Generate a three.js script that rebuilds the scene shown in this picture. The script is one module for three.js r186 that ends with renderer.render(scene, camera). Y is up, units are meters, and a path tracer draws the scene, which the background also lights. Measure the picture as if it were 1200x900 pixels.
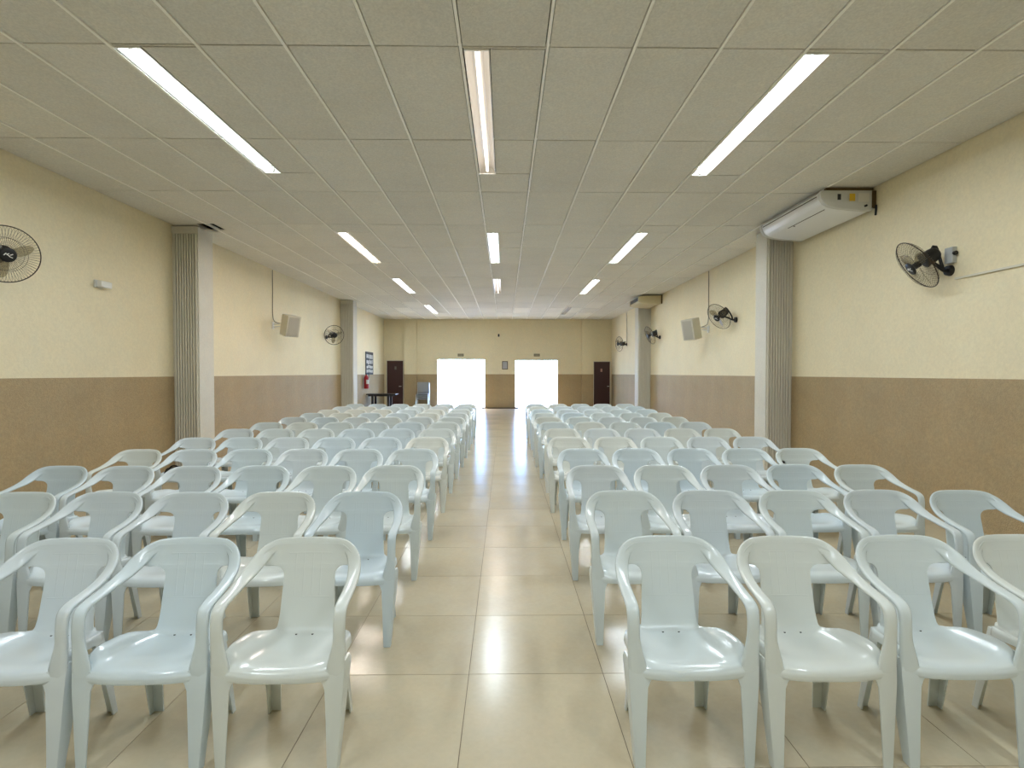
import * as THREE from 'three';
import { mergeGeometries, toCreasedNormals } from 'three/addons/utils/BufferGeometryUtils.js';
import { RoundedBoxGeometry } from 'three/addons/geometries/RoundedBoxGeometry.js';
import { RectAreaLightUniformsLib } from 'three/addons/lights/RectAreaLightUniformsLib.js';
import { Sky } from 'three/addons/objects/Sky.js';

// ---------------------------------------------------------------- camera, sky, sun, exposure
const scene = new THREE.Scene();
const EYE = 1.6, FOCAL = 650;                      // metres above the floor; pixels in the 1200 x 900 frame
const camera = new THREE.PerspectiveCamera(2 * Math.atan(450 / FOCAL) * 180 / Math.PI, 1200 / 900, 0.05, 400);
camera.position.set(0, EYE, 0);
camera.rotation.order = 'YXZ';
camera.rotation.set(-13 / FOCAL, -8 / FOCAL, 0);
const renderer = new THREE.WebGLRenderer({ antialias: true });
renderer.toneMapping = THREE.LinearToneMapping;
renderer.toneMappingExposure = 1.08;
renderer.shadowMap.enabled = true;
RectAreaLightUniformsLib.init();

const sky = new Sky();
sky.scale.setScalar(300);
const SUN = new THREE.Vector3(0.35, 0.85, 0.38).normalize();
sky.material.uniforms.turbidity.value = 10;
sky.material.uniforms.rayleigh.value = 0.7;
sky.material.uniforms.mieCoefficient.value = 0.006;
sky.material.uniforms.mieDirectionalG.value = 0.8;
sky.material.uniforms.sunPosition.value.copy(SUN);
scene.add(sky);
scene.environmentIntensity = 7;
const sun = new THREE.DirectionalLight(0xffefd8, 30);
sun.position.copy(SUN).multiplyScalar(60).add(new THREE.Vector3(0, 0, -30));
sun.target.position.set(0, 0, -30);
sun.castShadow = true;
Object.assign(sun.shadow.camera, { left: -25, right: 25, top: 25, bottom: -25, near: 1, far: 140 });
sun.shadow.mapSize.set(2048, 2048);
scene.add(sun, sun.target);
const LAMP_POWER = 182;                             // radiance of a lit lamp's face

// ---------------------------------------------------------------- small tools
let seed = 20240;
const rnd = () => { seed = (seed * 1664525 + 1013904223) >>> 0; return seed / 4294967296; };
const jit = (a) => (rnd() * 2 - 1) * a;
const V = (x, y, z) => new THREE.Vector3(x, y, z);
const lerp = (a, b, t) => a + (b - a) * t;
const sstep = (a, b, x) => { const t = Math.min(1, Math.max(0, (x - a) / (b - a))); return t * t * (3 - 2 * t); };
const used = new Map();
function numbered(n) { const k = used.get(n) ?? 0; used.set(n, k + 1); return k ? n + '_' + String(k).padStart(3, '0') : n; }
function shade(o) { o.traverse((m) => { if (m.isMesh) { m.castShadow = true; m.receiveShadow = true; } }); return o; }
function part(name, geo, mat, parent) { const m = new THREE.Mesh(geo, mat); m.name = name; m.castShadow = m.receiveShadow = true; parent.add(m); return m; }
function thing(name, label, category, pos = [0, 0, 0], turn = 0, group) {
  const o = new THREE.Group(); o.name = numbered(name); o.position.set(...pos); o.rotation.y = turn;
  o.userData = { label, category }; if (group) o.userData.group = group;
  scene.add(o); return o;
}
function structure(name, geo, mat, label) {
  const o = geo ? new THREE.Mesh(geo, mat) : new THREE.Group(); o.name = name; o.castShadow = o.receiveShadow = true;
  o.userData = { kind: 'structure', label, category: name.split('_')[0] }; scene.add(o); return o;
}
// a box with uv in metres
function box(w, h, d, x = 0, y = 0, z = 0, ou = 0, ov = 0) {
  const g = new THREE.BoxGeometry(w, h, d), p = g.attributes.position, n = g.attributes.normal, uv = g.attributes.uv;
  for (let i = 0; i < p.count; i++) {
    const X = p.getX(i) + x, Y = p.getY(i) + y, Z = p.getZ(i) + z;
    const ax = Math.abs(n.getX(i)), ay = Math.abs(n.getY(i));
    if (ax > 0.5) uv.setXY(i, Z + ou, Y + ov); else if (ay > 0.5) uv.setXY(i, X + ou, Z + ov); else uv.setXY(i, X + ou, Y + ov);
  }
  g.translate(x, y, z); return g;
}
const span = (x0, x1, y0, y1, z0, z1) => box(x1 - x0, y1 - y0, z1 - z0, (x0 + x1) / 2, (y0 + y1) / 2, (z0 + z1) / 2);
function rbox(w, h, d, r, x = 0, y = 0, z = 0) { const g = new RoundedBoxGeometry(w, h, d, 2, r); g.translate(x, y, z); return g; }
function tube(points, r, seg = 12, sides = 8) { return new THREE.TubeGeometry(new THREE.CatmullRomCurve3(points, false, 'centripetal'), seg, r, sides); }
function rod(a, b, r, sides = 8) {
  const d = b.clone().sub(a), g = new THREE.CylinderGeometry(r, r, d.length(), sides);
  g.applyQuaternion(new THREE.Quaternion().setFromUnitVectors(V(0, 1, 0), d.clone().normalize()));
  g.translate((a.x + b.x) / 2, (a.y + b.y) / 2, (a.z + b.z) / 2); return g;
}
const merge = (list) => mergeGeometries(list.map((g) => { const q = g.index ? g.toNonIndexed() : g; for (const k of Object.keys(q.attributes)) if (!['position', 'normal', 'uv'].includes(k)) q.deleteAttribute(k); return q; }));

// ---------------------------------------------------------------- computed textures
function lattice(n) { const a = new Float32Array(n * n); for (let i = 0; i < a.length; i++) a[i] = rnd(); return a; }
function noiseField(size, cells, octaves, gain = 0.5) {       // tiling value noise, 0..1
  const out = new Float32Array(size * size); let amp = 1, sum = 0;
  for (let o = 0, c = cells; o < octaves; o++, c *= 2, amp *= gain) {
    const l = lattice(c); sum += amp;
    for (let y = 0; y < size; y++) for (let x = 0; x < size; x++) {
      const fx = x / size * c, fy = y / size * c, ix = Math.floor(fx), iy = Math.floor(fy);
      let tx = fx - ix, ty = fy - iy; tx = tx * tx * (3 - 2 * tx); ty = ty * ty * (3 - 2 * ty);
      const x1 = (ix + 1) % c, y1 = (iy + 1) % c;
      out[y * size + x] += amp * lerp(lerp(l[iy * c + ix], l[iy * c + x1], tx), lerp(l[y1 * c + ix], l[y1 * c + x1], tx), ty);
    }
  }
  for (let i = 0; i < out.length; i++) out[i] /= sum;
  return out;
}
function texture(size, fn, metres, srgb) {
  const d = new Uint8Array(size * size * 4);
  for (let i = 0; i < size * size; i++) { const c = fn(i, i % size, Math.floor(i / size)); for (let k = 0; k < 3; k++) d[i * 4 + k] = Math.max(0, Math.min(255, Array.isArray(c) ? c[k] : c)); d[i * 4 + 3] = 255; }
  const t = new THREE.DataTexture(d, size, size); t.wrapS = t.wrapT = THREE.RepeatWrapping; t.magFilter = THREE.LinearFilter; t.minFilter = THREE.LinearMipmapLinearFilter; t.generateMipmaps = true;
  if (srgb) t.colorSpace = THREE.SRGBColorSpace;
  t.repeat.set(1 / metres, 1 / metres); t.needsUpdate = true; return t;
}
const S = 512;
const smooth = noiseField(S, 5, 2, 0.4);
const coarse = noiseField(S, 4, 5, 0.55), mid = noiseField(S, 16, 4, 0.6), fine = noiseField(S, 96, 2, 0.7);
const tint = (rgb, k) => [rgb[0] * k, rgb[1] * k, rgb[2] * k];
function mottled(rgb, amount, grain, metres, warm = 0) {
  return texture(S, (i) => { const k = 1 + (coarse[i] - 0.5) * amount + (fine[i] - 0.5) * grain, w = (mid[i] - 0.5) * warm; return [rgb[0] * k * (1 + w), rgb[1] * k, rgb[2] * k * (1 - w)]; }, metres, true);
}
const wallMap = mottled([233, 221, 187], 0.05, 0.05, 2.3, 0.02);
const brownMap = mottled([172, 150, 112], 0.10, 0.12, 1.7, 0.04);
const floorMap = mottled([188, 177, 151], 0.09, 0.03, 1.9, 0.03);
const tileMap = mottled([223, 219, 207], 0.05, 0.10, 1.3, 0.02);
const paintMap = mottled([214, 209, 194], 0.06, 0.05, 1.5, 0.02);
const wallBump = texture(S, (i) => 255 * (0.5 * mid[i] + 0.5 * fine[i]), 0.8);
const brownBump = texture(S, (i) => 255 * (0.25 * mid[i] + 0.75 * fine[i]), 0.6);
const floorBump = texture(S, (i) => 255 * smooth[i], 1.1);
const floorRough = texture(S, (i) => 255 * (0.62 + 0.3 * (smooth[i] - 0.5)), 1.7);
const tileBump = texture(S, (i) => 255 * fine[i], 0.35);

const std = (o) => new THREE.MeshStandardMaterial(o);
const M = {
  wall: std({ map: wallMap, bumpMap: wallBump, bumpScale: 0.003, roughness: 0.75 }),
  brown: std({ map: brownMap, bumpMap: brownBump, bumpScale: 0.006, roughness: 0.7 }),
  paint: std({ map: paintMap, bumpMap: wallBump, bumpScale: 0.001, roughness: 0.7 }),
  grout: std({ color: 0x6d6250, roughness: 0.9 }),
  plenum: std({ color: 0x2a2620, roughness: 1 }),
  bar: std({ color: 0xfbf8ee, roughness: 0.5 }),
  steel: std({ color: 0xdadad6, metalness: 0.85, roughness: 0.32 }),
  reflector: std({ color: 0xe9e6df, metalness: 0.6, roughness: 0.28 }),
  white: std({ color: 0xe6e4dc, roughness: 0.45 }),
  acWhite: std({ color: 0xeeeff0, roughness: 0.4 }),
  acGrey: std({ color: 0xcfcfca, roughness: 0.45 }),
  acCream: std({ color: 0xcdbf98, roughness: 0.5 }),
  black: std({ color: 0x0b0a0a, roughness: 0.5 }),
  darkWire: std({ color: 0x3a2f22, roughness: 0.45, metalness: 0.3 }),
  blade: new THREE.MeshPhysicalMaterial({ color: 0xe4e0d4, roughness: 0.2, transmission: 0.92, thickness: 0 }),
  mahogany: std({ color: 0x3a1712, roughness: 0.45 }),
  darkWood: std({ color: 0x1d1411, roughness: 0.5 }),
  red: std({ color: 0xa3161a, roughness: 0.35 }),
  yellow: std({ color: 0xd9b32a, roughness: 0.6 }),
  speaker: std({ color: 0xd2cdbd, roughness: 0.6 }),
  grille: std({ color: 0xc0bbae, roughness: 0.8, bumpMap: tileBump, bumpScale: 0.004 }),
  greySeat: std({ color: 0x9a9c9c, roughness: 0.5 }),
  sign: std({ color: 0x7d745a, roughness: 0.6 }),
  paper: std({ color: 0xdedbd2, roughness: 0.8 }),
  conduit: std({ color: 0xd6d0bd, roughness: 0.5 }),
  pavement: std({ map: mottled([205, 200, 190], 0.1, 0.1, 3), roughness: 0.9 }),
};
const floorMats = [0, 1, 2, 3].map((k) => {
  const m = floorMap.clone(); m.offset.set(k * 0.27, k * 0.41);
  return std({ map: m, color: new THREE.Color(1, 1, 1).multiplyScalar([1, 0.985, 1.01, 0.97][k]), roughness: 0.36, roughnessMap: floorRough, bumpMap: floorBump, bumpScale: 0.0006 });
});
const tileMats = [1, 0.97, 1.03, 1.12].map((k) => std({ map: tileMap, color: new THREE.Color(1, 1, 1).multiplyScalar(k), bumpMap: tileBump, bumpScale: 0.0015, roughness: 0.85 }));

// ---------------------------------------------------------------- the hall: walls, floor, ceiling
const XL = -5.42, XR = 4.79, ZF = -24.9, ZB = 3.5, H = 4.0, DADO = 1.54;
const DOORS = [[-3.045, -0.92, 2.2], [0.46, 2.356, 2.16]];
structure('wall_left', span(XL - 0.25, XL, -0.2, H + 0.4, ZF - 0.25, ZB + 0.25), M.wall, 'long cream rendered side wall above a brown dado');
structure('wall_right', span(XR, XR + 0.25, -0.2, H + 0.4, ZF - 0.25, ZB + 0.25), M.wall, 'long cream rendered side wall carrying the air conditioners');
structure('wall_back', span(XL, XR, -0.2, H + 0.4, ZB, ZB + 0.25), M.wall, 'plain cream wall closing the hall opposite the exits');
{
  const f = [], z0 = ZF - 0.25, z1 = ZF;
  f.push(span(XL, DOORS[0][0], -0.2, H + 0.4, z0, z1), span(DOORS[0][1], DOORS[1][0], -0.2, H + 0.4, z0, z1), span(DOORS[1][1], XR, -0.2, H + 0.4, z0, z1));
  for (const [a, b, t] of DOORS) f.push(span(a, b, t, H + 0.4, z0, z1));
  structure('wall_far', merge(f), M.wall, 'cream end wall with two open exits and two dark doors');
  for (const [a, b] of DOORS) f.push(a, b);
}
const dado = (name, geo, label) => structure(name, geo, M.brown, label);
const cols = { L: [[-9.14, 0.42, 0.45], [-18.35, 0.42, 0.45]], R: [[-9.21, 0.44, 0.4], [-18.2, 0.42, 0.45]] };
dado('trim_1', span(XL, XL + 0.008, 0, DADO, ZF, ZB), 'brown textured dado along the wall with the fire extinguisher');
dado('trim_2', span(XR - 0.008, XR, 0, DADO, ZF, ZB), 'brown textured dado along the wall with the air conditioners');
dado('trim_3', merge([span(-4.5, DOORS[0][0], 0, DADO, ZF, ZF + 0.008), span(DOORS[1][1], 3.94, 0, DADO, ZF, ZF + 0.008), span(DOORS[0][1], DOORS[1][0], 0, DADO, ZF, ZF + 0.008)]), 'brown textured dado of the end wall beside the exits');
{ // shallow piers of the end wall, beside the dark doors
  const p1 = structure('trim_4', span(-4.5, -3.95, DADO, H, ZF, ZF + 0.14), M.wall, 'shallow cream pier beside the dark door near the table');
  part('dado', span(-4.505, -3.945, 0, DADO, ZF, ZF + 0.15), M.brown, p1);
  const p2 = structure('trim_5', span(3.43, 3.94, DADO, H, ZF, ZF + 0.14), M.wall, 'shallow cream pier beside the reddish dark door');
  part('dado', span(3.425, 3.945, 0, DADO, ZF, ZF + 0.15), M.brown, p2);
  structure('trim_6', span(DOORS[0][1] - 0.12, DOORS[1][0] + 0.12, 0, 0.05, ZF, ZF + 0.06), std({ color: 0x6e5a43, roughness: 0.6 }), 'low brown sill at the foot of the wall between exits');
}

// floor: each tile a mesh as far as it can be told apart
{
  const T = 0.713, X0 = -0.193, Z0 = -2.917, GAP = 0.0035;
  const floor = structure('floor', span(XL, XR, -0.2, -0.0025, ZF - 0.25, ZB), M.grout, 'glossy beige square porcelain floor tiles');
  const i0 = Math.floor((XL - X0) / T), i1 = Math.ceil((XR - X0) / T), k0 = -9, k1 = Math.ceil((-ZF + Z0) / T);
  const far = [], shared = new Map();
  for (let k = k0; k < k1; k++) for (let i = i0; i < i1; i++) {
    const xa = Math.max(XL, X0 + i * T) + GAP / 2, xb = Math.min(XR, X0 + (i + 1) * T) - GAP / 2;
    const zb = Math.min(ZB, Z0 - k * T) - GAP / 2, za = Math.max(ZF, Z0 - (k + 1) * T) + GAP / 2;
    if (xb - xa < 0.02 || zb - za < 0.02) continue;
    const w = xb - xa, d = zb - za, cx = (xa + xb) / 2, cz = (za + zb) / 2;
    if (k >= -2 && k < 13) {
      const v = Math.floor(rnd() * 4), key = [w.toFixed(3), d.toFixed(3), v].join();
      if (!shared.has(key)) shared.set(key, box(w, 0.012, d, 0, -0.006, 0, v * 0.31, v * 0.47));
      const m = part('floor_tile', shared.get(key), floorMats[Math.floor(rnd() * 4)], floor);
      m.position.set(cx, jit(0.0002), cz); m.rotation.set(jit(0.0006), 0, jit(0.0006));
    } else far.push(box(w, 0.012, d, cx, -0.006, cz));
  }
  part('floor_tiles', merge(far), floorMats[0], floor).userData.kind = 'stuff';
}

// lamps: [x of the inner edge, near z, far z, lit, warm]
const LINE0 = -0.329, W = 0.642, ROW0 = -4.13, ROW = 1.64, LW = 0.19;
const LAMPS = [
  [-4, 4.16, 6.74, 1, 0], [0, 4.16, 6.74, 0.8, 1], [4, 4.18, 6.76, 1, 0],
  [-4, 9.55, 12.15, 1, 1], [0, 9.55, 12.15, 1, 0], [4, 9.52, 12.12, 1, 0],
  [-4, 14.2, 16.8, 1, 0], [0, 14.2, 16.8, 0.55, 1], [4, 14.3, 16.9, 1, 0],
  [-4, 19.8, 22.4, 1, 0], [4, 20.3, 22.9, 0, 0],
  [-4, -1.1, 1.5, 1, 0], [0, -1.1, 1.5, 1, 0], [4, -1.1, 1.5, 1, 0],
].map(([c, n, f, lit, warm]) => ({ c, x: LINE0 + c * W + 0.022, zn: -n, zf: -f, lit, warm }));

{ // ceiling: dark void above, bars of the grid, each tile a mesh
  const ceil = structure('ceiling', span(XL - 0.25, XR + 0.25, H + 0.25, H + 0.4, ZF - 0.25, ZB + 0.25), M.plenum, 'suspended ceiling of grey speckled tiles in a pale grid');
  const c0 = Math.floor((XL - LINE0) / W), c1 = Math.ceil((XR - LINE0) / W);
  const r0 = -5, r1 = Math.ceil((-ZF + ROW0) / ROW);
  for (let c = c0; c <= c1; c++) { const x = LINE0 + c * W; if (x > XL + 0.03 && x < XR - 0.03) part('grid_bar', span(x - 0.011, x + 0.011, H - 0.008, H + 0.03, ZF, ZB), M.bar, ceil); }
  const notch = { x0: -4.99, x1: -4.70, z0: -9.45, z1: -9.02 };
  const pale = new Set();
  for (const s of ['1,10', '-5,9', '-6,10', '-4,11', '3,11', '4,10', '5,11', '-2,12', '5,9', '0,12', '-7,11']) pale.add(s);
  for (let c = c0; c < c1; c++) {
    const xa = Math.max(XL, LINE0 + c * W), xb = Math.min(XR, LINE0 + (c + 1) * W);
    const cuts = []; for (let r = r0; r <= r1; r++) cuts.push(Math.max(ZF, Math.min(ZB, ROW0 - r * ROW)));
    const here = LAMPS.filter((l) => l.c === c);
    for (const l of here) cuts.push(l.zn, l.zf);
    const z = [...new Set(cuts)].sort((a, b) => b - a);
    for (let k = 0; k + 1 < z.length; k++) {
      const zb = z[k], za = z[k + 1]; if (zb - za < 0.03) continue;
      const mz = (za + zb) / 2, l = here.find((q) => mz < q.zn && mz > q.zf), r = Math.floor((ROW0 - mz) / ROW);
      const x0 = (l ? l.x + LW + 0.006 : xa + 0.017), x1 = xb - 0.017; if (x1 - x0 < 0.02) continue;
      const g = 0.008, mat = pale.has(c + ',' + r) && zb - za > 1.2 ? tileMats[3] : tileMats[Math.floor(rnd() * 3)];
      const lay = (a, b, e, f) => { const m = part('ceiling_tile', box(b - a, 0.018, f - e, 0, 0.009, 0, rnd(), rnd()), mat, ceil); m.position.set((a + b) / 2, H + rnd() * 0.003, (e + f) / 2); m.rotation.set(jit(0.0016), 0, jit(0.003)); };
      const n = notch, hit = n.x0 < x1 && n.x1 > x0 && n.z0 < zb && n.z1 > za;
      if (!hit) { lay(x0, x1, za + 0.004, zb - 0.013); continue; }
      const nx0 = Math.max(n.x0, x0), nx1 = Math.min(n.x1, x1), nz0 = Math.max(n.z0, za + g), nz1 = Math.min(n.z1, zb - g);
      if (nx0 > x0 + 0.02) lay(x0, nx0, za + 0.004, zb - 0.013);
      if (nx1 < x1 - 0.02) lay(nx1, x1, za + 0.004, zb - 0.013);
      if (nz0 > za + g + 0.02) lay(nx0, nx1, za + g, nz0);
      if (nz1 < zb - g - 0.02) lay(nx0, nx1, nz1, zb - g);
    }
    for (const q of z) { // cross bars, short ones between the long bars
      if (q > ZB - 0.02 || q < ZF + 0.02) continue;
      const l = here.find((t) => q < t.zn + 0.02 && q > t.zf - 0.02);
      const x0 = l && q < l.zn - 0.02 && q > l.zf + 0.02 ? l.x + LW : xa + 0.011;
      if (xb - 0.011 - x0 > 0.03) part('cross_bar', span(x0, xb - 0.011, H + 0.007, H + 0.02, q - 0.004, q + 0.004), M.bar, ceil);
    }
  }
  // thin angle along the walls
  part('wall_angle', merge([span(XL, XL + 0.018, H + 0.022, H + 0.03, ZF, ZB), span(XR - 0.018, XR, H + 0.022, H + 0.03, ZF, ZB), span(XL, XR, H + 0.022, H + 0.03, ZF, ZF + 0.018)]), M.bar, ceil);
}

// pilasters with fine vertical ribs on the face across the hall
function pilaster(name, side, z, reach, depth, label) {
  const xw = side < 0 ? XL : XR, s = -side;                   // s points into the hall
  const o = structure(name, null, null, label); o.userData.category = 'pilaster';
  const x0 = Math.min(xw, xw + s * reach), x1 = Math.max(xw, xw + s * reach);
  part('shaft', span(x0, x1, 0, H - 0.012, z - depth, z), M.paint, o);
  const ribs = [], n = 9, pitch = (reach - 0.04) / n;
  for (let k = 0; k < n; k++) { const xc = xw + s * (0.03 + (k + 0.5) * pitch); ribs.push(rbox(pitch * 0.58, H - 0.14, 0.05, 0.006, xc, H / 2 - 0.07, z + 0.005)); }
  part('ribs', merge(ribs), M.paint, o);
  part('capital', span(x0 - 0.004, x1 + 0.004, H - 0.13, H - 0.02, z, z + 0.012), M.paint, o);
}
pilaster('trim_7', -1, cols.L[0][0], cols.L[0][1], cols.L[0][2], 'white ribbed pilaster between the emergency light and a speaker');
pilaster('trim_8', -1, cols.L[1][0], cols.L[1][1], cols.L[1][2], 'white ribbed pilaster beside the fire extinguisher');
pilaster('trim_9', 1, cols.R[0][0], cols.R[0][1], cols.R[0][2], 'white ribbed pilaster under the white air conditioner');
pilaster('trim_10', 1, cols.R[1][0], cols.R[1][1], cols.R[1][2], 'white ribbed pilaster under the cream air conditioner');

// ---------------------------------------------------------------- outside the exits
structure('ground', span(-40, 40, -0.3, -0.06, -80, ZF - 0.25), M.pavement, 'pale paved forecourt outside the exits');
structure('wall_outside', span(-30, 30, -0.06, 2.4, -46.3, -46), M.paint, 'pale perimeter wall across the forecourt');
structure('ground_step', span(-5.4, 4.8, -0.06, -0.004, ZF - 1.0, ZF - 0.25), M.pavement, 'pale concrete step outside the exits');

// ---------------------------------------------------------------- ceiling lamps
const lampNames = ['first', 'second', 'third', 'fourth', 'fifth'];
LAMPS.forEach((l, i) => {
  const len = l.zn - l.zf, cz = (l.zn + l.zf) / 2, cx = l.x + LW / 2;
  const rowName = i < 11 ? ['fourth', 'third', 'second', 'first'][Math.floor(Math.min(i, 9) / 3)] : 'fifth';
  const where = l.c < 0 ? 'extinguisher side' : l.c > 0 ? 'air conditioner side' : 'above the aisle';
  const state = !l.lit ? 'unlit' : l.warm ? 'warm white' : 'cool white';
  const o = thing('ceiling_lamp', `${state} long trough ceiling lamp ${where}, ${rowName} from the exits`, 'lamp', [cx, H, cz], 0, 'long trough lamps in the ceiling');
  // trough: open box with sloping reflectors
  const sh = new THREE.Shape(), h = LW / 2, dp = 0.075;
  sh.moveTo(-h, -0.004); sh.lineTo(-h, dp + 0.01); sh.lineTo(h, dp + 0.01); sh.lineTo(h, -0.004); sh.lineTo(h - 0.008, -0.004);
  for (let k = 1; k <= 6; k++) { const t = k / 6; sh.lineTo(h - 0.008 - 0.045 * t * t, dp * t * 0.98); }
  for (let k = 6; k >= 0; k--) { const t = k / 6; sh.lineTo(-(h - 0.008 - 0.045 * t * t), dp * t * 0.98); }
  const g = new THREE.ExtrudeGeometry(sh, { depth: len - 0.03, bevelEnabled: false }); g.translate(0, 0, -(len - 0.03) / 2);
  part('trough', toCreasedNormals(g, 0.6), M.reflector, o);
  for (const s of [-1, 1]) part('end_cap', box(LW, 0.09, 0.014, 0, 0.038, s * (len / 2 - 0.008)), M.white, o);
  const tint = l.warm ? new THREE.Color(1, 0.87, 0.78) : new THREE.Color(0.82, 0.92, 1);
  const em = l.lit ? std({ color: 0xffffff, emissive: tint, emissiveIntensity: l.warm && !l.c ? 2.4 * l.lit : 14, roughness: 0.4 }) : std({ color: 0xb9b9b2, roughness: 0.4 });
  for (const s of [-1, 1]) {
    const q = rod(V(0, 0.022, s * 0.012), V(0, 0.022, s * (len / 2 - 0.05)), 0.017, 12);
    part('lamp_tube', q, em, o);
    part('lamp_holder', rbox(0.034, 0.05, 0.024, 0.004, 0, 0.03, s * (len / 2 - 0.035)), M.white, o);
  }
  if (l.lit) {
    const a = new THREE.RectAreaLight(tint, LAMP_POWER * l.lit, 0.034, len - 0.12);
    a.name = 'lamp_glow'; a.position.set(cx, H + 0.003, cz); a.rotation.x = -Math.PI / 2; scene.add(a);
  }
});

// ---------------------------------------------------------------- the plastic armchair
function cr(a, b, c, d, t) { return 0.5 * (2 * b + (c - a) * t + (2 * a - 5 * b + 4 * c - d) * t * t + (3 * b - a - 3 * c + d) * t * t * t); }
function sampleKeys(keys, u) {                                 // keys: arrays of equal length, u in 0..n-1
  const n = keys.length - 1, i = Math.min(n - 1, Math.max(0, Math.floor(u))), t = u - i;
  const a = keys[Math.max(0, i - 1)], b = keys[i], c = keys[i + 1], d = keys[Math.min(n, i + 2)];
  return b.map((_, k) => cr(a[k], b[k], c[k], d[k], t));
}
function gridGeo(rows, closedRing) {                           // rows of points -> indexed mesh; rings closed if asked
  const pos = [], uv = [], idx = [], R = rows.length, C = rows[0].length;
  rows.forEach((r, i) => r.forEach((p, j) => { pos.push(p.x, p.y, p.z); uv.push(p.u ?? j / (C - 1), p.v ?? i / (R - 1)); }));
  for (let i = 0; i < R - 1; i++) for (let j = 0; j < (closedRing ? C : C - 1); j++) {
    const a = i * C + j, b = i * C + (j + 1) % C, c = (i + 1) * C + (j + 1) % C, d = (i + 1) * C + j; idx.push(a, b, c, a, c, d);
  }
  const g = new THREE.BufferGeometry(); g.setAttribute('position', new THREE.Float32BufferAttribute(pos, 3)); g.setAttribute('uv', new THREE.Float32BufferAttribute(uv, 2)); g.setIndex(idx); g.computeVertexNormals(); return g;
}
function sweep(keys, u0, u1, seg, ring = 10) {                 // key: px py pz wx wy wz halfWidth halfThickness
  const rows = [];
  for (let s = 0; s <= seg; s++) {
    const u = lerp(u0, u1, s / seg), k = sampleKeys(keys, u), e = 0.02;
    const A = sampleKeys(keys, Math.max(0, u - e)), B = sampleKeys(keys, Math.min(keys.length - 1, u + e));
    const T = V(B[0] - A[0], B[1] - A[1], B[2] - A[2]).normalize(), Wd = V(k[3], k[4], k[5]); Wd.addScaledVector(T, -Wd.dot(T)).normalize();
    const N = T.clone().cross(Wd), row = [];
    for (let j = 0; j < ring; j++) {
      const a = j / ring * Math.PI * 2 + 0.2, c = Math.cos(a), q = Math.sin(a);
      const cw = Math.sign(c) * Math.pow(Math.abs(c), 0.7) * k[6], cn = Math.sign(q) * Math.pow(Math.abs(q), 0.7) * k[7];
      row.push(V(k[0], k[1], k[2]).addScaledVector(Wd, cw).addScaledVector(N, cn));
    }
    rows.push(row);
  }
  const mid = (r) => { const c = V(0, 0, 0); r.forEach((p) => c.add(p)); c.multiplyScalar(1 / r.length); return r.map(() => c.clone()); };
  const copy = (r) => r.map((p) => p.clone());
  return merge([gridGeo(rows, true), gridGeo([mid(rows[0]), copy(rows[0])], true), gridGeo([copy(rows.at(-1)), mid(rows.at(-1))], true)]);
}
function shell(fn, us, vs, th) {                               // a thin closed sheet
  const front = [], back = [], e = 0.002;
  const nrm = (u, v) => { const a = fn(u + e, v).sub(fn(u - e, v)), b = fn(u, v + e).sub(fn(u, v - e)); return a.cross(b).normalize(); };
  for (const v of vs) { const f = [], b = []; for (const u of us) { const p = fn(u, v), n = nrm(u, v), q = p.clone().addScaledVector(n, -th); p.u = q.u = p.x; p.v = q.v = p.y; f.push(p); b.push(q); } front.push(f); back.push(b); }
  const rows = front.map((f, i) => [...f, ...back[i].slice().reverse()]);
  const g = gridGeo(rows, true);
  const cap = (f, b, flip) => { const q = gridGeo(flip ? [b, f] : [f, b], false); return q; };
  return merge([g, cap(front[0], back[0], true), cap(front.at(-1), back.at(-1), false)]);
}
// arm and rail line, half a chair from the middle of the top rail to the foot of the post
const ARM = [
  [0, 0.790, -0.234, 0, 0.98, -0.2, 0.029, 0.007],
  [0.08, 0.790, -0.230, 0.02, 0.98, -0.2, 0.029, 0.007],
  [0.148, 0.785, -0.217, 0.18, 0.96, -0.15, 0.029, 0.007],
  [0.192, 0.764, -0.192, 0.55, 0.8, -0.05, 0.031, 0.008],
  [0.219, 0.730, -0.152, 0.82, 0.56, 0.05, 0.034, 0.009],
  [0.233, 0.700, -0.098, 0.94, 0.32, 0.05, 0.031, 0.010],
  [0.242, 0.678, -0.025, 0.99, 0.14, 0, 0.027, 0.010],
  [0.245, 0.662, 0.055, 1, 0.06, 0, 0.026, 0.010],
  [0.246, 0.650, 0.130, 1, 0.02, 0, 0.026, 0.010],
  [0.246, 0.628, 0.168, 1, 0, 0, 0.0255, 0.011],
  [0.246, 0.572, 0.180, 1, 0, 0, 0.0245, 0.011],
  [0.244, 0.510, 0.180, 1, 0, 0, 0.026, 0.011],
  [0.237, 0.450, 0.182, 1, 0, 0, 0.033, 0.0105],
  [0.231, 0.405, 0.184, 1, 0, 0, 0.038, 0.009],
  [0.2295, 0.350, 0.187, 1, 0, 0, 0.036, 0.006],
];
const flip = (keys) => keys.map((k) => [-k[0], k[1], k[2], -k[3], k[4], k[5], k[6], k[7]]);
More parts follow.
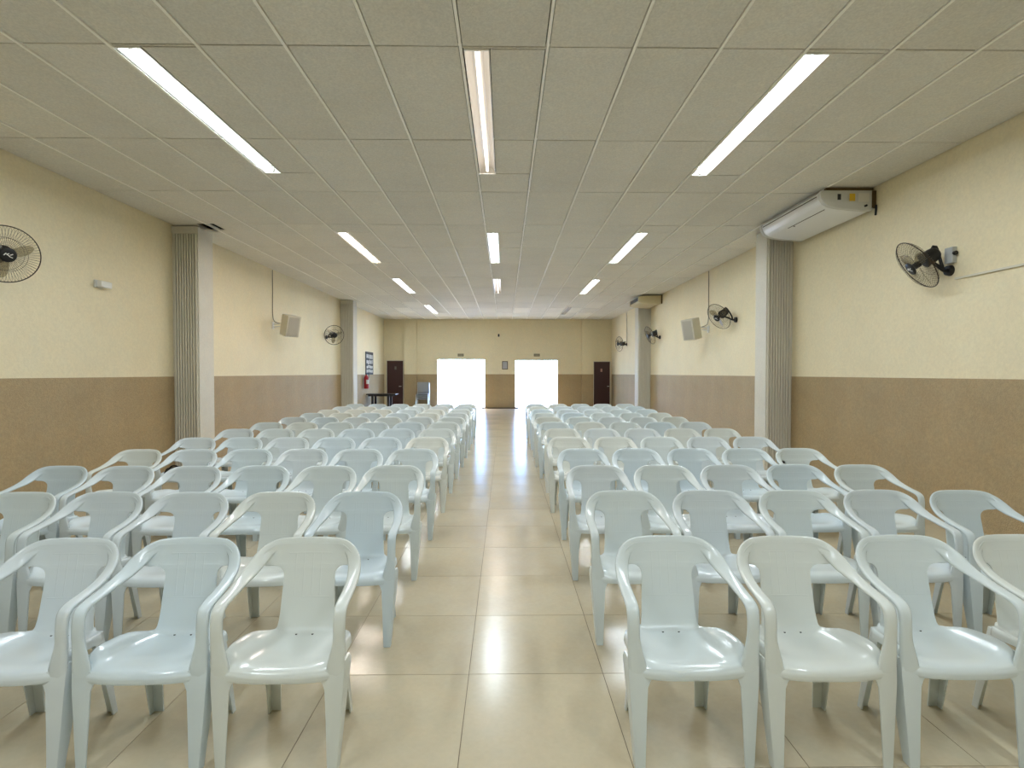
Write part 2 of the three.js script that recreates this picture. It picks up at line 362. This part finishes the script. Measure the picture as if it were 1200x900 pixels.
const BACK = [ // y, z, half width, bow
  [0.3925, -0.085, 0.158, 0.02], [0.3968, -0.110, 0.152, 0.05], [0.4065, -0.134, 0.143, 0.15], [0.427, -0.151, 0.133, 0.25], [0.465, -0.163, 0.127, 0.35], [0.52, -0.176, 0.124, 0.4],
  [0.59, -0.190, 0.121, 0.5], [0.640, -0.201, 0.1185, 0.6], [0.664, -0.206, 0.121, 0.65], [0.679, -0.2085, 0.129, 0.65], [0.690, -0.211, 0.143, 0.65], [0.697, -0.2125, 0.162, 0.65], [0.702, -0.214, 0.192, 0.6], [0.720, -0.2175, 0.220, 0.5], [0.745, -0.222, 0.214, 0.5], [0.768, -0.226, 0.197, 0.5], [0.79, -0.2295, 0.155, 0.6],
];
function backPoint(u, v) { const k = sampleKeys(BACK, v), x = u * k[2], e = Math.max(0, Math.abs(x) - 0.13); return V(x, k[0], k[1] + k[3] * x * x + 4.5 * e * e); }
const SEAT = [ // z, half width, y, lift of the sides
  [-0.152, 0.128, 0.4255, 0], [-0.134, 0.148, 0.4055, 0.010], [-0.11, 0.180, 0.3976, 0.026], [-0.085, 0.203, 0.3953, 0.038], [-0.045, 0.222, 0.393, 0.048], [0.02, 0.230, 0.393, 0.056], [0.08, 0.232, 0.397, 0.058], [0.128, 0.230, 0.403, 0.044],
  [0.157, 0.219, 0.406, 0.014], [0.176, 0.210, 0.401, 0.002], [0.186, 0.207, 0.389, 0], [0.189, 0.206, 0.375, 0], [0.187, 0.205, 0.362, 0],
];
function seatPoint(u, v) {
  const k = sampleKeys(SEAT, Math.min(SEAT.length - 1, Math.max(0, v))), a = Math.abs(u), s = Math.sign(u), e = Math.min(1, a);
  const bow = v > 7 ? 0.024 * (1 - e * e * e) : 0;                 // the front edge bows out
  let y = k[2] + k[3] * Math.pow(e, 4), x = s * e * k[1];
  if (a > 1) { const t = (a - 1) / 0.08; x += s * 0.008 * Math.sin(Math.min(1, t) * Math.PI / 2); y -= 0.034 * t * t; }
  return V(x, y, k[0] + bow * sstep(7, 9, v));
}
const seq = (a, b, n) => Array.from({ length: n + 1 }, (_, i) => lerp(a, b, i / n));
// a leg of L section: lists of [y, outer x, inner x, corner z, depth]
function legGeo(levels, sx, sz, th = 0.007) {
  const rows = levels.map(([y, xo, xi, zc, d]) => {
    const P = (x, z) => V(sx * x, y, z), b = 0.006;
    return [P(xi, zc), P(xo - b, zc), P(xo - b * 0.3, zc - sz * b * 0.3), P(xo, zc - sz * b), P(xo, zc - sz * d), P(xo - th, zc - sz * d), P(xo - th, zc - sz * th), P(xi, zc - sz * th)];
  });
  const g = gridGeo(rows, true), ends = [rows[0], rows.at(-1)].map((r, k) => { const a = [r[0], r[1], r[2], r[3], r[4]], b = [r[7], r[6], r[6], r[6], r[5]]; return gridGeo(k ? [a, b] : [b, a], false); });
  return toCreasedNormals(merge([g, ...ends]), 0.7);
}
const FRONT = [[0.43, 0.265, 0.204, 0.186, 0.085], [0.405, 0.268, 0.198, 0.190, 0.105], [0.380, 0.2675, 0.150, 0.193, 0.105], [0.368, 0.267, 0.168, 0.194, 0.10], [0.350, 0.2665, 0.181, 0.1955, 0.094], [0.325, 0.265, 0.190, 0.197, 0.088], [0.2, 0.256, 0.196, 0.203, 0.066], [0.012, 0.243, 0.203, 0.213, 0.044], [0, 0.242, 0.204, 0.213, 0.043]];
const REAR = [[0.41, 0.176, 0.096, -0.150, 0.06], [0.38, 0.178, 0.104, -0.154, 0.066], [0.33, 0.181, 0.116, -0.162, 0.062], [0.2, 0.187, 0.132, -0.182, 0.05], [0, 0.194, 0.146, -0.213, 0.034]];
const G = {
  seat: shell(seatPoint, [-1.08, -1.05, -1.02, ...seq(-1, 1, 14), 1.02, 1.05, 1.08], [...seq(0, 7, 10), ...seq(7.4, 12, 11)], 0.005),
  back: shell((u, v) => backPoint(u, v), seq(-1, 1, 14), [...seq(0, 7.6, 12), ...seq(8, 16, 20)], -0.006),
  rail: (() => { const n = ARM.length - 1; return sweep([...flip(ARM).reverse().map((k) => [k[0], k[1], k[2], -k[3] * -1, k[4], k[5], k[6], k[7]]), ...ARM.slice(1)], n - 3.01, n + 3.01, 32); })(),
  arm: [sweep(ARM, 3.0, 14, 40), sweep(flip(ARM), 3.0, 14, 40)],
  front: [legGeo(FRONT, 1, 1), legGeo(FRONT, -1, 1)],
  rear: [legGeo(REAR, 1, -1), legGeo(REAR, -1, -1)],
  hole: (() => { const a = []; for (const s of [-1, 1]) { const c = new THREE.CylinderGeometry(0.005, 0.005, 0.006, 10); c.translate(s * 0.037, 0.4035, -0.118); a.push(c); } return a; })(),
};
G.seat = toCreasedNormals(G.seat, 1.1); G.back = toCreasedNormals(G.back, 1.1);
// moulded grooves in the backrest: four upright lines and one level line
const grooveTex = texture(256, (i, x, y) => { const X = x / 256 * 0.3 - 0.15, Y = 0.4 + y / 256 * 0.42; let d = 1; for (const g of [-0.068, -0.03, 0.012, 0.05]) if (Y > 0.56 && Y < 0.745) d = Math.min(d, Math.abs(X - g) / 0.002); if (Math.abs(X) < 0.1) d = Math.min(d, Math.abs(Y - 0.553) / 0.0025, Math.abs(Y - 0.747) / 0.0025); return 255 * Math.min(1, d); }, 1);
grooveTex.repeat.set(1 / 0.3, 1 / 0.42); grooveTex.offset.set(0.5, -0.4 / 0.42);
const plastics = [[205, 217, 221], [209, 218, 218], [202, 215, 221], [212, 217, 212], [207, 216, 219]].map((c) => {
  const color = new THREE.Color(`rgb(${c.join(',')})`), o = { color, roughness: 0.17 };
  return { plain: new THREE.MeshPhysicalMaterial(o), back: new THREE.MeshPhysicalMaterial({ ...o, bumpMap: grooveTex, bumpScale: 0.0007 }) };
});
const holeMat = std({ color: 0x14130f, roughness: 1 });
function makeChair(m) {
  const o = new THREE.Group(); o.name = 'armchair';
  part('seat', G.seat, m.plain, o);
  const b = part('backrest', G.back, m.back, o); part('top_rail', G.rail, m.plain, b);
  for (const k of [0, 1]) { part('armrest', G.arm[k], m.plain, o); part('leg', G.front[k], m.plain, o); part('leg', G.rear[k], m.plain, o); }
  for (const g of G.hole) part('drain_hole', g, holeMat, o);
  return o;
}
const protos = plastics.map(makeChair);
const ordinal = ['first', 'second', 'third', 'fourth', 'fifth', 'sixth', 'seventh', 'eighth', 'ninth', 'tenth', 'eleventh', 'twelfth'];
const ROWS = 12;
for (let k = 0; k < ROWS; k++) {
  const zTop = -(2.63 + 1.03 * k);
  for (const side of [-1, 1]) {
    const n = side < 0 ? 6 : 5, drift = jit(0.015);
    for (let j = 0; j < n; j++) {
      const x = (side < 0 ? -0.918 - 0.556 * j - 0.005 * k : 0.775 + 0.56 * j) + drift + jit(0.003);
      const o = protos[Math.floor(rnd() * 5)].clone(); o.name = numbered('armchair'); scene.add(o);
      o.position.set(x, 0, zTop + 0.232 + jit(0.012)); o.rotation.y = jit(0.012);
      const seat = j === 0 ? 'aisle seat' : j === n - 1 ? 'wall end seat' : `${ordinal[j]} seat from aisle`;
      const row = k === 0 ? 'front row farthest from exits' : `${ordinal[ROWS - 1 - k]} row from exits`;
      o.userData = { label: `white plastic armchair, ${row}, ${seat}, ${side < 0 ? 'extinguisher side' : 'air conditioner side'}`, category: 'chair', group: 'white plastic armchairs in rows' };
    }
  }
}

// ---------------------------------------------------------------- wall fans
function fan(label, mount, centre, facing, full = true) {
  const o = thing('wall_fan', label, 'fan', [mount.x, mount.y, mount.z], 0, 'wall fans');
  const R = 0.29, n = facing.clone().normalize(), c = centre.clone().sub(mount);
  const right = V(0, 1, 0).cross(n).normalize(), up = n.clone().cross(right);
  const mat = new THREE.Matrix4().makeBasis(right, up, n).setPosition(c);
  const wires = full ? 60 : 30, wr = full ? 0.0013 : 0.0018;
  const cage = (dir, r0, z0) => {
    const a = [];
    for (let k = 0; k < wires; k++) {
      const t = k / wires * Math.PI * 2, C = Math.cos(t), Sn = Math.sin(t), P = (r, z) => V(C * r, Sn * r, z * dir);
      a.push(tube([P(r0, z0), P(lerp(r0, R, 0.5), z0 * 0.88), P(R * 0.93, z0 * 0.4), P(R, 0)], wr, 6, 3));
    }
    for (const [r, z] of [[lerp(r0, R, 0.45), z0 * 0.9], [r0, z0]]) { const g = new THREE.TorusGeometry(r, wr * 1.3, 4, 36); g.translate(0, 0, z * dir); a.push(g); }
    return merge(a).applyMatrix4(mat);
  };
  part('front_grille', cage(1, 0.07, 0.07), M.darkWire, o);
  part('rear_grille', cage(-1, 0.075, 0.075), M.darkWire, o);
  part('rim', new THREE.TorusGeometry(R, full ? 0.0055 : 0.007, 8, 56).applyMatrix4(mat), M.darkWire, o);
  const hub = new THREE.LatheGeometry([[0, 0.085], [0.05, 0.084], [0.07, 0.079], [0.076, 0.068], [0.07, 0.062], [0, 0.062]].map((p) => new THREE.Vector2(...p)), 24); hub.rotateX(Math.PI / 2);
  const cap = part('hub_cap', hub.applyMatrix4(mat), M.black, o);
  if (full) { // pale emblem on the cap
    const e = []; for (const [x, y, w, h, a] of [[-0.026, 0.006, 0.03, 0.009, 0.9], [-0.004, 0.01, 0.026, 0.008, 0.5], [0.0, -0.003, 0.036, 0.008, -0.7], [0.026, 0.006, 0.028, 0.008, 0.5], [0.024, -0.02, 0.03, 0.007, -0.4]]) { const b = new THREE.BoxGeometry(w, h, 0.0015); b.rotateZ(a); b.translate(x, y, 0.0852); e.push(b); }
    part('emblem', merge(e).applyMatrix4(mat), M.white, cap);
  }
  const bs = new THREE.Shape(); bs.moveTo(0.03, -0.02); bs.bezierCurveTo(0.1, -0.10, 0.2, -0.09, 0.25, -0.03); bs.bezierCurveTo(0.255, 0.03, 0.15, 0.05, 0.03, 0.025); bs.closePath();
  for (let k = 0; k < 3; k++) {
    const g = new THREE.ExtrudeGeometry(bs, { depth: 0.003, bevelEnabled: false, curveSegments: 6 }); g.rotateX(0.35); g.rotateZ(k * 2.094 + 0.5); g.translate(0, 0, 0);
    part('blade', g.applyMatrix4(mat), M.blade, o);
  }
  const spin = new THREE.CylinderGeometry(0.034, 0.034, 0.07, 20); spin.rotateX(Math.PI / 2); spin.translate(0, 0, 0.005); part('rotor', spin.applyMatrix4(mat), M.black, o);
  const mo = new THREE.LatheGeometry([[0, -0.24], [0.05, -0.236], [0.072, -0.215], [0.08, -0.16], [0.08, -0.1], [0.085, -0.085], [0.085, -0.076], [0, -0.074]].map((p) => new THREE.Vector2(...p)), 20); mo.rotateX(Math.PI / 2);
  part('motor', mo.applyMatrix4(mat), M.black, o);
  // bracket arm to the wall
  const m1 = V(0, -0.005, -0.15).applyMatrix4(mat), s = Math.sign(mount.x), drop = V(0, -0.075, -0.14).applyMatrix4(mat);
  part('arm', merge([tube([V(-s * 0.02, 0, 0), V(-s * 0.07, 0, 0), drop.clone().lerp(V(-s * 0.07, 0, 0), 0.4), drop, m1], 0.020, 14, 8),
    tube([V(0, 0.05, -0.2).applyMatrix4(mat), V(0, 0.075, -0.25).applyMatrix4(mat), V(-s * 0.10, 0.07, 0), V(-s * 0.08, 0.005, 0)], 0.017, 14, 8)]), M.black, o);
  const pl = new THREE.CylinderGeometry(0.052, 0.058, 0.04, 24); pl.rotateZ(Math.PI / 2); pl.translate(-s * 0.02, 0, 0);
  part('wall_plate', pl, M.black, o);
  return o;
}
fan('black wall fan with pale emblem on its hub, beside the emergency light', V(XL, 2.70, -5.80), V(XL + 0.225, 2.835, -5.86), V(0.80, -0.22, 0.56));
fan('black wall fan tilted down below a grey switch box on cream wall', V(XR, 2.70, -5.93), V(XR - 0.30, 2.775, -6.02), V(-0.85, -0.6, -0.22));
fan('black wall fan tilted down beside the hanging speaker cable', V(XR, 2.70, -11.45), V(XR - 0.33, 2.775, -11.55), V(-0.80, -0.52, 0.3));
fan('black wall fan in front of the pilaster under cream air conditioner', V(XR, 2.70, -17.1), V(XR - 0.32, 2.76, -17.1), V(-0.92, -0.4, 0.12), false);
fan('black wall fan near the reddish dark door', V(XR, 2.72, -21.8), V(XR - 0.30, 2.74, -21.8), V(-0.95, -0.05, 0.3), false);
fan('black wall fan beside the pilaster with the fire extinguisher', V(XL, 2.68, -16.86), V(XL + 0.27, 2.74, -16.8), V(0.55, -0.15, 0.85), false);

// ---------------------------------------------------------------- loudspeakers
function speaker(label, s, z, y, facing, cable) {
  const xw = s < 0 ? XL : XR, o = thing('wall_speaker', label, 'speaker', [xw, y, z], 0, 'wall speakers');
  const n = facing.clone().normalize(), right = V(0, 1, 0).cross(n).normalize(), up = n.clone().cross(right);
  const mat = new THREE.Matrix4().makeBasis(right, up, n).setPosition(-s * 0.40, 0.0, 0.02);
  const sh = new THREE.Shape(); sh.moveTo(-0.165, 0.14); sh.lineTo(0.165, 0.14); sh.lineTo(0.11, -0.13); sh.lineTo(-0.11, -0.13); sh.closePath();
  const g = new THREE.ExtrudeGeometry(sh, { depth: 0.46, bevelEnabled: true, bevelSize: 0.012, bevelThickness: 0.012, bevelSegments: 2 }); g.translate(0, 0, -0.23); g.rotateX(Math.PI / 2);
  part('cabinet', toCreasedNormals(g.applyMatrix4(mat), 0.5), M.speaker, o);
  part('speaker_grille', rbox(0.27, 0.43, 0.012, 0.005, 0, 0, 0.155).applyMatrix4(mat), M.grille, o);
  const back = V(0, 0, -0.14).applyMatrix4(mat);
  part('bracket', merge([rod(V(-s * 0.02, 0.03, 0), back.clone().add(V(0, 0.03, 0)), 0.014), rod(V(-s * 0.02, -0.03, 0), back.clone().add(V(0, -0.03, 0)), 0.014), box(0.03, 0.16, 0.09, -s * 0.015, 0, 0)]), M.white, o);
  const top = H - y - 0.01;
  part('cable', tube([V(-s * 0.015, top, 0), V(-s * 0.015, top * 0.5, 0), V(-s * 0.016, 0.25, 0), V(-s * 0.05, 0.1, 0), back], 0.009, 24, 6), std({ color: 0x8d8672, roughness: 0.6 }), o);
}
speaker('off-white wall speaker hanging from a bracket on the extinguisher wall', -1, -13.0, 2.70, V(0.84, -0.24, 0.5));
speaker('off-white wall speaker on a bracket beside a tilted fan', 1, -13.0, 2.63, V(-0.88, -0.22, 0.45));

// ---------------------------------------------------------------- air conditioners
function airConditioner(label, zn, zf, mat, matEnd, mouth, stickers) {
  const len = zn - zf, o = thing('air_conditioner', label, 'air conditioner', [XR - 0.04, 3.70, (zn + zf) / 2]);
  const prof = mouth ? [[0, 0.03], [0, 0.25], [-0.56, 0.25], [-0.66, 0.235], [-0.68, 0.215], [-0.68, 0.075], [-0.65, 0.05], [-0.5, 0.03], [-0.3, 0.012], [-0.06, 0]] : [[0, 0.015], [0, 0.25], [-0.62, 0.25], [-0.665, 0.243], [-0.68, 0.225], [-0.678, 0.19], [-0.665, 0.145], [-0.63, 0.095], [-0.57, 0.06], [-0.48, 0.038], [-0.3, 0.018], [-0.06, 0], [-0.02, 0.002]];
  const S2 = (k) => { const sh = new THREE.Shape(); prof.forEach(([x, y], i) => { const X = -0.34 + (x + 0.34) * k, Y = 0.125 + (y - 0.125) * k; i ? sh.lineTo(X, Y) : sh.moveTo(X, Y); }); sh.closePath(); return sh; };
  const ext = (k, d, z) => { const g = new THREE.ExtrudeGeometry(S2(k), { depth: d, bevelEnabled: true, bevelSize: 0.006, bevelThickness: 0.006, bevelSegments: 2 }); g.translate(0, 0, z); return toCreasedNormals(g, 0.45); };
  part('body', ext(0.975, len - 0.14, -(len - 0.14) / 2), mat, o);
  for (const s of [-1, 1]) part('end_cap', ext(1, 0.055, s > 0 ? len / 2 - 0.062 : -len / 2 + 0.007), matEnd, o);
  const dk = M.black;
  if (mouth) { // air outlet slot with louvre blades
    const m = part('air_outlet', box(0.012, 0.10, len - 0.22, -0.676, 0.155, 0), dk, o);
    for (const y of [0.13, 0.18]) part('louvre', box(0.012, 0.005, len - 0.24, -0.684, y, 0), M.darkWire, m);
  } else {
    part('air_outlet', box(0.012, 0.01, len - 0.2, -0.674, 0.2, 0), dk, o);
    part('panel_seam', box(0.006, 0.006, len * 0.55, -0.545, 0.048, len * 0.14), M.darkWire, o);
    part('status_light', box(0.02, 0.006, 0.03, -0.52, 0.044, -0.1), M.darkWire, o);
  }
  if (stickers) {
    part('label', box(0.045, 0.075, 0.002, -0.44, 0.17, len / 2 + 0.001), std({ color: 0x32363c, roughness: 0.7 }), o);
    part('label', box(0.075, 0.095, 0.002, -0.27, 0.165, len / 2 + 0.001), M.yellow, o);
    part('label', box(0.14, 0.11, 0.002, -0.12, 0.165, len / 2 + 0.0005), M.paper, o);
    part('drain_pipe', merge([rod(V(-0.1, 0.055, len / 2 - 0.02), V(-0.1, 0.055, len / 2 + 0.03), 0.014), tube([V(0.02, 0.06, len / 2 + 0.03), V(0.02, 0, len / 2 + 0.03), V(0.015, -0.07, len / 2 + 0.03)], 0.013)]), dk, o);
    part('mounting_bracket', merge([box(0.05, 0.22, 0.03, 0.01, 0.14, len / 2 - 0.005), box(0.62, 0.03, 0.04, -0.3, 0.275, len / 2 - 0.03)]), std({ color: 0x5d4a2a, roughness: 0.8 }), o);
  } else part('mounting_bracket', box(0.03, 0.26, 0.05, 0.02, 0.14, len / 2 + 0.01), std({ color: 0x5d4a2a, roughness: 0.8 }), o);
}
airConditioner('white under-ceiling air conditioner with a yellow label on its end', -7.15, -8.86, M.acWhite, M.acGrey, false, true);
airConditioner('cream under-ceiling air conditioner with a dark open outlet', -16.9, -18.1, M.acCream, M.acCream, true, false);

// ---------------------------------------------------------------- small things on the walls
{
  const e = thing('emergency_light', 'small white box lamp on bare cream wall between fan and pilaster', 'lamp', [XL, 2.78, -7.52]);
  part('body', rbox(0.07, 0.085, 0.2, 0.012, 0.055, 0, 0), M.white, e);
  part('bracket', rbox(0.03, 0.10, 0.14, 0.008, 0.015, 0, 0.06), M.acGrey, e);
}
{
  const s = thing('switch_box', 'grey fan switch box with a black knob above the wall fan', 'switch', [XR, 2.855, -5.9]);
  part('body', rbox(0.05, 0.17, 0.11, 0.006, -0.025, 0, 0), std({ color: 0xb4b6b4, roughness: 0.5 }), s);
  const k = new THREE.CylinderGeometry(0.022, 0.022, 0.03, 14); k.rotateX(Math.PI / 2); k.translate(-0.03, 0.015, 0.065); part('knob', k, M.black, s);
}
{
  const c = thing('cable_conduit', 'thin pale conduit running along the wall from the fan', 'conduit', [XR - 0.012, 2.60, -2.2]);
  part('channel', box(0.02, 0.02, 7.3, 0, 0, 0), M.conduit, c);
  const d = thing('cable_conduit', 'thin pale conduit dropping from ceiling to fan near reddish door', 'conduit', [XR - 0.012, 3.38, -21.8]);
  part('channel', box(0.024, 1.22, 0.024, 0, 0, 0), M.conduit, d);
}
{
  const b = thing('socket_box', 'small black socket box low on the ribbed pilaster', 'socket', [4.62, 0.14, cols.R[0][0] + 0.02]);
  part('socket', rbox(0.12, 0.04, 0.05, 0.006, 0, 0.03, 0.012), M.black, b); part('socket', rbox(0.12, 0.04, 0.05, 0.006, 0, -0.03, 0.012), M.black, b);
}
// end wall: dark doors, plates, framed notice, sensor
for (const [i, x0, x1, top, label] of [[1, -5.28, -4.56, 2.14, 'dark brown door with a small grey plate near the table'], [2, 3.98, 4.70, 2.10, 'dark reddish door with a small red and white plate']]) {
  const d = structure('door_' + i, null, null, label), w = x1 - x0; d.userData.category = 'door';
  d.position.set((x0 + x1) / 2, 0, ZF);
  part('leaf', box(w, top, 0.04, 0, top / 2, 0.02), M.mahogany, d);
  for (const s of [-1, 1]) part('jamb', box(0.03, top + 0.03, 0.06, s * (w / 2 + 0.015), top / 2 + 0.015, 0.03), M.conduit, d);
  part('head', box(w, 0.03, 0.06, 0, top + 0.015, 0.03), M.conduit, d);
  const lv = part('handle', rod(V(i === 1 ? 0.18 : w / 2 - 0.13, 1.0, 0.085), V(w / 2 - 0.03 - (i === 1 ? 0.06 : 0), 1.0, 0.085), 0.011), M.steel, d); 
  part('handle_stem', rod(V(w / 2 - 0.09, 1.0, 0.035), V(w / 2 - 0.09, 1.0, 0.09), 0.011), M.steel, lv);
  part('plate', rbox(0.08, 0.14, 0.008, 0.003, i === 1 ? 0.02 : -0.02, i === 1 ? 1.82 : 1.72, 0.044), i === 1 ? std({ color: 0x6d675d, roughness: 0.6 }) : std({ color: 0xb78a7c, roughness: 0.6 }), d);
}
for (const [x, n] of [[-1.99, 'beside the stacked grey chairs'], [1.42, 'beside the reddish door']]) {
  const p = thing('sign_plate', `small dark plate over the exit ${n}`, 'sign', [x, 2.40, ZF], 0, 'plates over the exits');
  part('plate', rbox(0.27, 0.12, 0.012, 0.004, 0, 0, 0.006), M.sign, p);
  for (let k = 0; k < 5; k++) part('mark', box(0.025, 0.035, 0.002, -0.08 + k * 0.04, 0, 0.013), std({ color: 0xb9b094, roughness: 0.7 }), p);
}
{
  const f = thing('framed_notice', 'small dark framed notice between the two exits', 'notice', [-0.01, 1.94, ZF]);
  part('frame', merge([box(0.25, 0.025, 0.02, 0, 0.17, 0.01), box(0.25, 0.025, 0.02, 0, -0.17, 0.01), box(0.025, 0.36, 0.02, 0.115, 0, 0.01), box(0.025, 0.36, 0.02, -0.115, 0, 0.01)]), M.darkWood, f);
  part('sheet', box(0.21, 0.32, 0.008, 0, 0, 0.006), std({ color: 0xb5b4b4, roughness: 0.5 }), f);
}
{
  const f = thing('sensor', 'tiny black sensor high on the end wall', 'sensor', [-0.29, 3.28, ZF]);
  part('body', rbox(0.07, 0.12, 0.05, 0.012, 0, 0, 0.028), M.black, f);
  const g = new THREE.CylinderGeometry(0.018, 0.022, 0.03, 12); g.rotateX(Math.PI / 2); g.translate(0, -0.01, 0.06); part('lens', g, M.black, f);
}
{ // poster: black board with four rows of white print
  const f = thing('poster', 'black framed poster with white print above the fire extinguisher', 'poster', [XL, 1.98, -22.15]);
  part('board', box(0.02, 0.90, 1.2, 0.018, 0, 0), M.black, f);
  for (const [y, hh] of [[0.27, 0.2], [0.05, 0.2], [-0.14, 0.14], [-0.31, 0.16]]) for (let k = 0; k < 5; k++) { const m = part('print', box(0.002, hh * (0.6 + 0.25 * rnd()), 0.10 + 0.05 * rnd(), 0.029, y + jit(0.015), -0.40 + k * 0.2 + jit(0.015)), M.paper, f); m.userData.kind = undefined; }
}
{ // fire extinguisher
  const f = thing('fire_extinguisher', 'red fire extinguisher hung on the wall below the poster', 'fire extinguisher', [XL + 0.13, 1.0, -21.2]);
  const g = new THREE.LatheGeometry([[0, 0], [0.085, 0], [0.092, 0.02], [0.092, 0.40], [0.075, 0.46], [0.035, 0.50], [0.03, 0.54], [0, 0.54]].map((p) => new THREE.Vector2(...p)), 24);
  part('cylinder', g, M.red, f);
  part('valve', merge([new THREE.CylinderGeometry(0.025, 0.025, 0.06, 12).translate(0, 0.56, 0), box(0.03, 0.02, 0.14, 0, 0.60, 0.03), box(0.03, 0.015, 0.12, 0, 0.57, 0.05)]), M.black, f);
  part('hose', tube([V(0, 0.56, -0.02), V(0.05, 0.62, -0.1), V(0.06, 0.45, -0.13), V(0.03, 0.2, -0.11), V(0.02, 0.1, -0.105)], 0.012, 20, 8), M.black, f);
  part('label', new THREE.CylinderGeometry(0.0935, 0.0935, 0.16, 20, 1, true, 0.2, 1.7).translate(0, 0.26, 0), std({ color: 0xd8cfc0, roughness: 0.6, side: THREE.DoubleSide }), f);
  part('bracket', box(0.06, 0.05, 0.06, -0.105, 0.42, 0), M.steel, f);
}
{ // dark table
  const t = thing('side_table', 'dark wooden table in the corner by the dark door', 'table', [-4.80, 0, -21.75]);
  part('table_top', rbox(1.13, 0.035, 0.6, 0.006, 0, 0.77, 0), M.darkWood, t);
  part('apron', merge([box(1.0, 0.06, 0.02, 0, 0.722, 0.25), box(1.0, 0.06, 0.02, 0, 0.722, -0.25)]), M.darkWood, t);
  for (const sx of [-1, 1]) for (const sz of [-1, 1]) part('leg', rbox(0.085, 0.752, 0.06, 0.005, sx > 0 ? 0.28 : -0.33, 0.376, sz * 0.25), M.darkWood, t);
}
{ // stack of grey chairs with metal frames
  const names = ['lowest', 'second lowest', 'second highest', 'topmost'];
  const proto = new THREE.Group();
  const back = rbox(0.5, 0.42, 0.03, 0.012, 0, 0.76, -0.2); part('backrest', back, M.greySeat, proto);
  part('seat', rbox(0.5, 0.04, 0.44, 0.015, 0, 0.45, 0.02), M.greySeat, proto);
  for (const s of [-1, 1]) {
    part('leg', tube([V(s * 0.27, 0, 0.26), V(s * 0.265, 0.25, 0.235), V(s * 0.26, 0.43, 0.22)], 0.011, 8, 8), M.steel, proto);
    part('leg', tube([V(s * 0.27, 0, -0.26), V(s * 0.265, 0.3, -0.22), V(s * 0.262, 0.6, -0.21), V(s * 0.262, 0.95, -0.225)], 0.011, 12, 8), M.steel, proto);
    part('seat_rail', rod(V(s * 0.26, 0.43, 0.22), V(s * 0.263, 0.43, -0.215), 0.011), M.steel, proto);
  }
  for (let k = 0; k < 4; k++) {
    const c = proto.clone(); c.name = numbered('metal_frame_chair'); c.position.set(-3.62, k * 0.075, ZF + 0.42 + k * 0.03); scene.add(c);
    c.userData = { label: `grey chair with metal frame, ${names[k]} of the stack by the exit`, category: 'chair', group: 'stacked grey chairs' };
  }
}
{ // bag on a seat
  const b = thing('bag', 'black bag lying on an armchair seat near the ribbed pilaster', 'bag', [-3.80, 0.41, -6.42]);
  const g = new THREE.SphereGeometry(1, 20, 14), p = g.attributes.position;
  for (let i = 0; i < p.count; i++) { let x = p.getX(i), y = p.getY(i), z = p.getZ(i); const f = 1 + 0.08 * Math.sin(x * 5 + z * 4) + 0.06 * Math.sin(z * 7 + y * 3); p.setXYZ(i, x * 0.11 * f, (Math.max(y, -0.55) + 0.55) * 0.07 * f, z * 0.10 * f); }
  g.computeVertexNormals(); part('pouch', g, std({ color: 0x131214, roughness: 0.8 }), b);
  part('strap', tube([V(-0.08, 0.07, 0), V(-0.03, 0.12, 0.02), V(0.04, 0.115, 0.02), V(0.08, 0.07, 0)], 0.008, 16, 6), M.black, b);
}
{ // torn tile by the pilaster
  const t = thing('tile_fragment', 'torn ceiling tile scrap hanging over the ribbed pilaster', 'scrap', [-4.86, H - 0.05, -9.22]);
  const g = new THREE.BoxGeometry(0.22, 0.012, 0.16, 5, 1, 4), p = g.attributes.position;
  for (let i = 0; i < p.count; i++) p.setXYZ(i, p.getX(i) + jit(0.012), p.getY(i) + 0.012 * Math.sin(p.getX(i) * 30), p.getZ(i) + jit(0.012));
  g.rotateZ(-0.25); g.rotateX(0.2); g.computeVertexNormals(); part('scrap', g, tileMats[0], t);
}

for (const o of scene.children) shade(o);
renderer.render(scene, camera);
